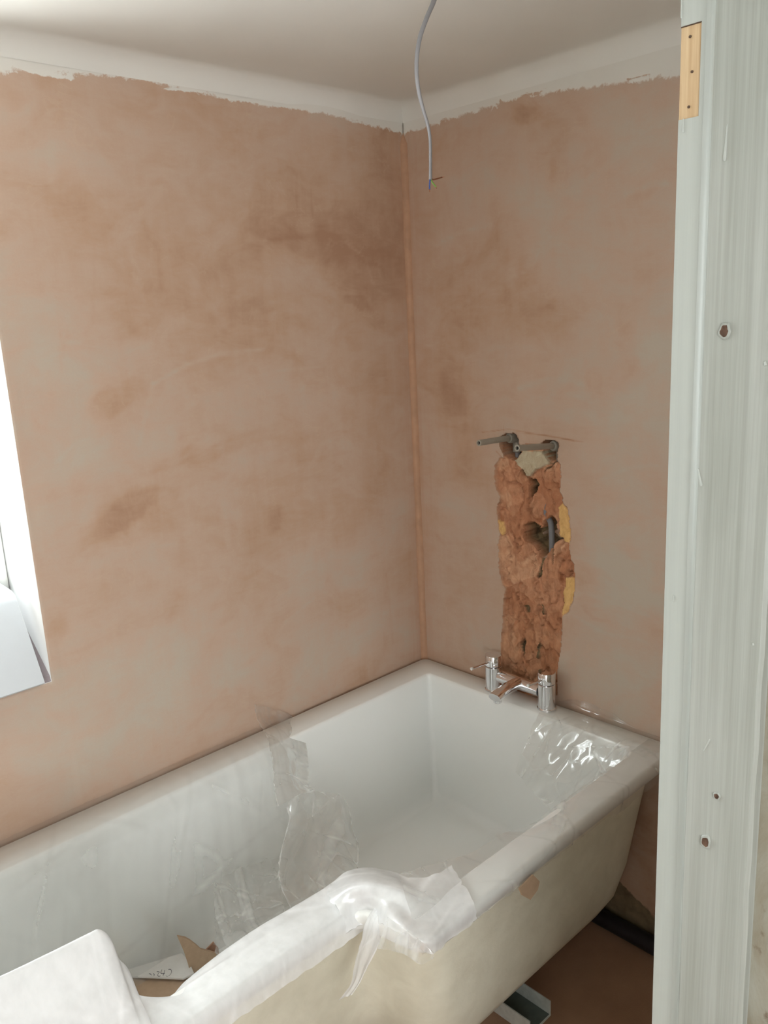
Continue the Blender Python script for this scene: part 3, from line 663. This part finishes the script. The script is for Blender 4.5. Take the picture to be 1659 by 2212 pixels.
# ------------------------------------------------------------------ shower pipe stubs in the wall
def stub(start_y, z, end, label, downto):
    root = thing('water_pipe', label, 'pipe', (.03, start_y, z), 'grey plastic pipe stubs above the taps')
    A_ = Vector((.022, start_y, z)); E_ = Vector(end); D = (E_-A_).normalized()
    MB().lathe([(.0048, .0), (.0076, 0.0), (.0078, .001), (.0078, (E_-A_).length), (.0048, (E_-A_).length), (.0048, .02)], A_, D, 24).build('pipe_stub', M_PIPE, root)
    MB().lathe([(0, (E_-A_).length-.006), (.005, (E_-A_).length-.006)], A_, D, 20).build('pipe_bore', M_BORE, root)
    e = MB(); e.lathe([(.008, -.002), (.0135, 0), (.0142, .004), (.0142, .026), (.012, .032), (.0085, .034)], A_-D*.012, D, 28)
    e.tube(spline([A_-D*.008, A_-D*.016+Vector((0, 0, -.006)), A_-D*.018+Vector((0, 0, -.02))], 8), .0128, 20)
    e.lathe([(.008, 0), (.0135, .002), (.0135, .024), (.009, .026)], A_-D*.018+Vector((0, 0, -.016)), (0, 0, -1), 24)
    e.build('elbow_fitting', M_PIPE2, root)
    B_ = A_-D*.018+Vector((0, 0, -.03)); MB().tube(spline([B_, Vector((B_.x, B_.y, B_.z-.05))]+[Vector(q) for q in downto], 30), .0076, 20).build('riser_pipe', M_BLUE, root)
pA = at(1103, 946, 0, .01); pB = at(1198, 964, 0, .01)
eA = at(1034, 957, 1, pA.y+.002); eB = at(1117, 968, 1, pB.y+.002)
stub(pA.y, pA.z, eA, 'left grey pipe stub poking out of the wall chase', [(.045, pA.y+.004, 1.22), (.05, pA.y+.004, 1.16)])
stub(pB.y, pB.z, eB, 'right grey pipe stub of the wall chase, its riser showing in the lower hole', [(.045, pB.y, 1.20), tuple(at(1181, 1100, 0, .022)), tuple(at(1190, 1130, 0, .012)), tuple(at(1192, 1165, 0, .014)), tuple(at(1192, 1215, 0, .03))])

# black waste pipe at the foot of the right wall
wp = thing('waste_pipe', 'black waste pipe lying along the foot of the wall', 'pipe', (-.028, -.7, 0))
MB().tube([(-.026, -1.33, .0235), (-.026, -.7, .0235), (-.026, -.05, .0235)], .0225, 24).build('pipe_run', M_BLACKP, wp)
MB().lathe([(.0225, 0), (.0235, .001), (.0235, .03), (.0225, .031)], (-.026, -.60, .0238), (0, -1, 0), 24).build('pipe_collar', M_BLACKP, wp)

# ------------------------------------------------------------------ ceiling cable
cy = -.62
cp = [at(px, py_, 1, cy) for px, py_ in ((944, -22), (936, 5), (922, 38), (908, 78), (901, 118), (900, 160), (905, 200), (914, 236), (923, 266), (929, 300), (930, 345), (930, 388))]
top = Vector(cp[0]); top.z = CEIL+.002; top.x += .004
cb = thing('ceiling_cable', 'grey electrical cable hanging from the ceiling with bare wire ends', 'cable', top)
pts = spline([top]+cp, 90)
MB().tube(pts, .0046, 20, flat=.62, twist=1.9).build('sheath', M_CABLE, cb)
e = pts[-1]
def wire(name, mat, pp, core=None):
    q = [e+Vector((0, 0, .004))]+[at(a, b, 1, cy-.003*i) for i, (a, b) in enumerate(pp)]
    w_ = MB().tube(spline(q, 12), .0013, 10).build(name, mat, cb)
    if core: MB().tube([q[-1], at(core[0], core[1], 1, cy)], .0007, 8).build('copper_core', M_CU, w_)
wire('blue_wire', M_WB, ((928.5, 392), (928, 400), (928, 409)), (928, 414))
wire('green_yellow_wire', M_WG, ((933, 392), (937, 398), (942, 404)), (943, 407))
wire('brown_wire', M_WN, ((935, 388), (944, 386), (955, 383)), (959, 382))

# ------------------------------------------------------------------ cardboard in the bath
ZB = RZ-.352
def slab(px_pts, axis, val, off, name, mat, parent=None, dz=None):
    P = [at(a, b, axis, val) for a, b in px_pts]
    if dz: P = [p+Vector(d) for p, d in zip(P, dz)]
    o_ = Vector(off); n = len(P)
    return MB().add(P+[p+o_ for p in P], [tuple(range(n))[::-1], tuple(range(n, 2*n))]+[(i, (i+1) % n, n+(i+1) % n, n+i) for i in range(n)]).build(name, mat, parent, smooth=False)
bx = thing('carton', 'flattened brown carton with a white top marked in pen lying in the bath', 'carton', (-1.1, -.25, ZB-.01))
slab([(262, 2099), (392, 2059), (408, 2075), (419, 2102), (396, 2113), (270, 2108)], 2, ZB+.012, (0, 0, -.004), 'top_panel', M_CARDW, bx)
slab([(-160, 2085), (0, 2096), (270, 2109), (396, 2114), (425, 2105), (400, 2200), (200, 2260), (-160, 2260)], 2, ZB, (0, 0, -.004), 'side_panel', M_CARD, bx)
def ink(pp):
    P = [at(250+a*.2411, 1950+b*.2411, 2, ZB+.0122) for a, b in pp]
    return P
mk = MB()
for s_pts in [((472,600),(492,598),(500,618),(488,645),(462,662),(450,655)), ((440,603),(432,630),(424,652)), ((412,600),(404,632),(438,634)), ((368,618),(392,622),(374,645),(386,662),(400,655)), ((338,634),(346,648),(338,656)), ((298,636),(312,640),(318,650))]:
    mk.tube(spline(ink(s_pts), 10), .0008, 6, flat=.4)
mk.build('handwriting', M_INK, bx)
cf = slab([(383, 2023), (400, 2026), (411, 2032), (424, 2042), (434, 2051), (455, 2056), (478, 2064), (505, 2078), (520, 2110), (440, 2128), (416, 2132), (413, 2117), (407, 2085), (397, 2055)], 1, -.24, (.002, .005, 0), 'cardboard_flap', M_CARD)
tag(cf, 'torn tan cardboard piece standing up inside the bath', 'cardboard')
cg = slab([(440, 2058), (461, 2036), (472, 2050), (474, 2064)], 1, -.21, (.002, .004, 0), 'cardboard_corner', plain('reddish_cardboard', S(176,136,112), .85, nscale=70, namp=.06))
tag(cg, 'small reddish brown cardboard corner beside the torn piece in the bath', 'cardboard')

# ------------------------------------------------------------------ protective film
film = thing('protective_film', 'clear crumpled polythene film draped over the bath rims', 'plastic film', (-1.0, -.7, RZ))
CRD = []
for kk in range(7):
    v_ = Vector((random.gauss(0, 1), random.gauss(0, 1), random.gauss(0, 1))).normalized(); CRD.append((v_, 1.0+.55*kk, 1.5/(1+.45*kk)))
def sheet(name, grid, nu, nv, amp, sc_, seed, mat, fold=0.0, foldf=0, rag=0.0, pin=None, slant=0.0, hem=0.0):
    """smooth sheet through a grid of points, then crumpled"""
    G = [[Vector(p) for p in row] for row in grid]; R_ = len(G)
    P = []
    for i in range(nv):
        v = i/(nv-1); row = [crom([G[r][c] for r in range(R_)], v) for c in range(len(G[0]))]
        P.append([crom(row, j/(nu-1)) for j in range(nu)])
    V = []; cr = []
    for i in range(nv):
        for j in range(nu):
            p = P[i][j]; a = P[i][min(j+1, nu-1)]-P[i][max(j-1, 0)]; b = P[min(i+1, nv-1)][j]-P[max(i-1, 0)][j]
            nn = a.cross(b); nn = nn.normalized() if nn.length > 1e-12 else Vector((0, 0, 1))
            w_ = Vector((nz(p.x*6, p.y*6, seed), nz(p.y*6, p.z*6, seed+3), nz(p.z*6, p.x*6, seed+7)))*.018
            pw = p+w_; h = amp*1.2*noise.noise(p*sc_*.55+Vector((seed, 2, 3))); c_ = 0.0
            for kk, (dv, fq, am) in enumerate(CRD):
                x_ = pw.dot(dv)*fq*sc_*.16+seed*1.37+kk*.61; t_ = abs(x_-math.floor(x_)-.5)*2
                mod = min(1, max(0, .5+1.5*noise.noise(p*sc_*.8+Vector((kk*4.3, seed, 1)))))
                h += amp*am*(t_-.5)*mod; c_ += max(0, t_-.93)*9*mod*am
            c_ += .35*max(0, noise.noise(p*sc_*.9+Vector((1, seed, 8))))
            if foldf:
                u_, v_ = j/(nu-1), i/(nv-1); s_ = noise.noise(Vector((u_*foldf+slant*v_*foldf+.25*nz(v_*2, u_*3, seed), v_*.5, seed)))
                s2_ = noise.noise(Vector((u_*foldf*2.7+slant*v_*foldf*2.7, v_*1.1, seed+9)))
                rr = max(-.2, 1-abs(s_)*2.6); h += fold*(rr-.4)+fold*.35*s2_; c_ += max(0, s_)*.7+max(0, s2_)*.45
            if pin: k_ = pin(i/(nv-1), j/(nu-1)); h *= k_; c_ *= k_
            if hem: c_ += hem*math.exp(-min(j, nu-1-j)/2.5)
            rg = Vector((0, 0, 0))
            if rag:
                e_ = min(j, nu-1-j, i, nv-1-i)
                if e_ == 0: rg = (a.normalized()*noise.noise(p*70)+b.normalized()*noise.noise(p*60+Vector((9, 0, 0))))*rag
            V.append(p+nn*h+rg); cr.append(min(1.0, c_))
    Fc = [(i*nu+j, i*nu+j+1, (i+1)*nu+j+1, (i+1)*nu+j) for i in range(nv-1) for j in range(nu-1)]
    return mesh(name, V, Fc, mat, film, attrs={'crease': cr})
# far rim and inner back wall, left part
cols = [-1.66, -1.45, -1.25, -1.05, -.88, -.74, -.64]
g = []
for (y, z) in ((-.006, .006), (-.050, .0045), (-.098, .005), (-.112, -.035), (-.120, -.13), (-.135, -.24), (-.150, -.33), (-.19, -.372)):
    g.append([(x+(0.02*(-z)*6 if x > -.8 else 0)+(-.10 if z < -.3 and x > -.8 else 0), y-(.020 if z < -.03 else 0), RZ+z+.003) for x in cols])
sheet('back_drape', g, 240, 90, .0008, 7, 1, M_FILMB, .0016, 12, .003, slant=.10, pin=lambda v, u: .25+.75*smooth01(.25, .45, v)).__setitem__('label', 'hazy film hanging down the back wall of the bath')
# near rim, narrow part, with the raised hump
tops = [(-260, 2225), (-120, 2165), (0, 2112), (110, 2062), (190, 2022), (212, 2014), (233, 2030), (250, 2072), (272, 2098), (280, 2145), (365, 2154), (405, 2117), (480, 2056), (560, 2002), (620, 1968), (690, 1926), (750, 1884)]
T = [at(a, b, 1, -.622) for a, b in tops]
g = [[], [], [], [], [], []]
for p in T:
    hz_ = max(0, p.z-RZ)
    g[0].append((p.x, -.600, min(p.z, RZ)-.03)); g[1].append((p.x, -.622, p.z)); g[2].append((p.x, -.655, RZ+.006+hz_*.72)); g[3].append((p.x, -.690, RZ+.006+hz_*.30))
    g[4].append((p.x, -.7045, RZ-.002)); g[5].append((p.x, -.712, RZ-.044))
sheet('front_drape', g, 260, 60, .0016, 11, 2, M_FILM2, 0, 0, .003).__setitem__('label', 'milky film heaped along the near rim, window glare put into its white')
# over the step
g = [[at(a, b, k_, v_) for a, b, k_, v_ in row] for row in (
   ((700, 1918, 1, -.622), (750, 1884, 1, -.625), (800, 1876, 1, -.63), (848, 1880, 1, -.66), (885, 1893, 1, -.72), (930, 1888, 1, -.755), (975, 1868, 1, -.765)),
   ((712, 1940, 2, RZ+.022), (758, 1912, 2, RZ+.040), (806, 1902, 2, RZ+.045), (862, 1915, 2, RZ+.040), (905, 1935, 2, RZ+.028), (950, 1925, 2, RZ+.022), (992, 1895, 2, RZ+.018)),
   ((728, 1965, 2, RZ+.014), (768, 1942, 2, RZ+.022), (808, 1938, 2, RZ+.030), (855, 1955, 2, RZ+.030), (905, 1985, 2, RZ+.020), (960, 1965, 2, RZ+.014), (1010, 1930, 2, RZ+.012)),
   ((745, 1985, 1, -.708), (775, 1968, 1, -.709), (812, 1970, 1, -.735), (856, 1990, 0, -.914), (915, 2030, 1, -.862), (972, 1998, 1, -.860), (1025, 1955, 1, -.860)),
   ((747, 2018, 1, -.716), (777, 2000, 1, -.716), (815, 1992, 1, -.745), (860, 2012, 0, -.918), (926, 2062, 1, -.864), (975, 2032, 1, -.862), (1030, 1987, 1, -.862)))]
sheet('step_drape', g, 120, 90, .004, 13, 3, M_FILM2, 0, 0, .006)
# near rim, wide part
ins = [(862, 1888), (950, 1862), (1022, 1840), (1085, 1802), (1128, 1788), (1167, 1766)]
lowp = [(912, 2064), (1010, 2000), (1100, 1934), (1165, 1880), (1225, 1835), (1280, 1792), (1312, 1766), (1345, 1752), (1378, 1722), (1425, 1690), (1450, 1672)]
Tn = [at(a, b, 1, -.762) for a, b in ins]+[Vector((x, -.782, RZ+.004)) for x in (-.42, -.33, -.24, -.15, -.02)]
Lw = [at(a, b, 1, -.857) for a, b in lowp]
g = [[], [], [], []]
for a, b in zip(Tn, Lw):
    xm = a.x*.5+b.x*.5
    g[0].append(a); g[1].append((xm, -.81, RZ+.006+.35*max(0, a.z-RZ))); g[2].append((b.x, -.8545, RZ+.001)); g[3].append(b)
sheet('side_drape', g, 210, 50, .0013, 13, 4, M_FILM, 0, 0, .003).__setitem__('label', 'clear film pulled over the wide near rim')
# tap-end corner
ycol = [-.505, -.56, -.62, -.68, -.74, -.79, -.835]
wallz = [.006, .030, .030, .022, .006, .004, .004]
g = [[(-.0045, y, RZ+z_) for y, z_ in zip(ycol, wallz)], [(-.010, y, RZ+.006) for y in ycol], [(-.048, y, RZ+.006) for y in ycol], [(-.088, y, RZ+.006) for y in ycol]]
for dz_, yy in ((-.04, 0), (-.10, .01), (-.17, .03), (-.25, .05)):
    g.append([(-.112+dz_*.25-.02*i*(-dz_*2), max(-.785, y)*(1 if dz_ > -.05 else 1)+yy*.4, RZ+dz_*(.55+.08*i)) for i, y in enumerate(ycol)])
sheet('corner_drape', g, 170, 150, .006, 24, 5, M_FILM3, .002, 5, .004, slant=.3, pin=lambda v, u: .25+.75*smooth01(.3, .5, v)).__setitem__('label', 'crumpled clear film over the tap-end corner')
# tuft on the far rim leading down to a hanging loop
g = [[at(a, b, 1, y) for a, b in row] for y, row in (
   (-.012, ((550, 1522), (585, 1530), (630, 1545))), (-.03, ((556, 1552), (590, 1560), (640, 1556))), (-.085, ((574, 1588), (610, 1580), (655, 1585))), (-.14, ((582, 1620), (620, 1620), (668, 1630))),
   (-.22, ((588, 1655), (625, 1655), (668, 1665))), (-.30, ((592, 1695), (630, 1690), (668, 1695))), (-.37, ((600, 1740), (645, 1722), (680, 1712))))]
sheet('hanging_strip', g, 50, 110, .004, 14, 6, M_FILM3, .001, 3, .004, hem=.5)
g = [[at(a, b, 1, y) for a, b in row] for y, row in (
   (-.37, ((626, 1750), (650, 1718), (690, 1711), (728, 1716), (748, 1728))), (-.40, ((622, 1780), (655, 1770), (695, 1768), (735, 1765), (762, 1775))), (-.45, ((609, 1830), (650, 1815), (690, 1810), (735, 1815), (775, 1830))),
   (-.50, ((601, 1885), (645, 1865), (690, 1860), (735, 1865), (776, 1875))), (-.55, ((609, 1930), (650, 1910), (700, 1905), (740, 1900), (764, 1905))), (-.595, ((634, 1985), (665, 1960), (700, 1940), (735, 1925), (752, 1925))))]
sheet('hanging_loop', g, 130, 150, .009, 17, 8, M_FILM3, .0015, 3, .004, slant=.4, hem=.7).__setitem__('label', 'shiny crumpled loop of film inside the bath')
# bunched film lying inside the bath
g = [[at(a, b, 1, y) for a, b in row] for y, row in (
   (-.16, ((470, 1905), (520, 1880), (570, 1862), (625, 1845))), (-.24, ((462, 1950), (510, 1935), (560, 1915), (612, 1900))), (-.33, ((466, 2005), (510, 1990), (555, 1970), (610, 1950))),
   (-.42, ((466, 2050), (500, 2030), (555, 2010), (620, 1975))), (-.52, ((470, 2090), (510, 2075), (560, 2050), (640, 1995))), (-.585, ((500, 2110), (540, 2085), (590, 2050), (660, 1990))))]
sheet('bunched_film', g, 130, 130, .009, 17, 9, M_FILM, .004, 5, .006, slant=-.6).__setitem__('label', 'bunched film lying in the bottom of the bath')
# torn flap and triangle hanging outside the step
g = [[at(a, b, 1, y) for a, b in row] for y, row in (
   (-.725, ((812, 1955), (835, 1955), (850, 1965))), (-.745, ((790, 1989), (810, 1985), (828, 1998))), (-.752, ((778, 2035), (797, 2030), (817, 2040))),
   (-.748, ((767, 2075), (782, 2074), (799, 2078))), (-.740, ((757, 2115), (768, 2114), (778, 2116))), (-.735, ((730, 2158), (745, 2150), (757, 2147))))]
sheet('torn_flap', g, 40, 110, .003, 20, 10, M_FILM2, .002, 2, .002).__setitem__('label', 'white torn strip of film hanging outside the step')
g = [[at(a, b, 0, x_) for a, b, x_ in row] for row in (
   ((838, 1980, -.918), (868, 2000, -.916), (895, 2020, -.912), (918, 2040, -.906), (936, 2056, -.900)), ((828, 2012, -.926), (858, 2024, -.924), (886, 2042, -.920), (914, 2062, -.910), (938, 2064, -.902)),
   ((817, 2049, -.934), (850, 2054, -.932), (882, 2064, -.926), (910, 2083, -.916), (936, 2070, -.904)))]
sheet('torn_corner', g, 80, 60, .003, 22, 11, M_FILM, .001, 4, .001, hem=.3)['label'] = 'see-through grey torn corner of film outside the step'
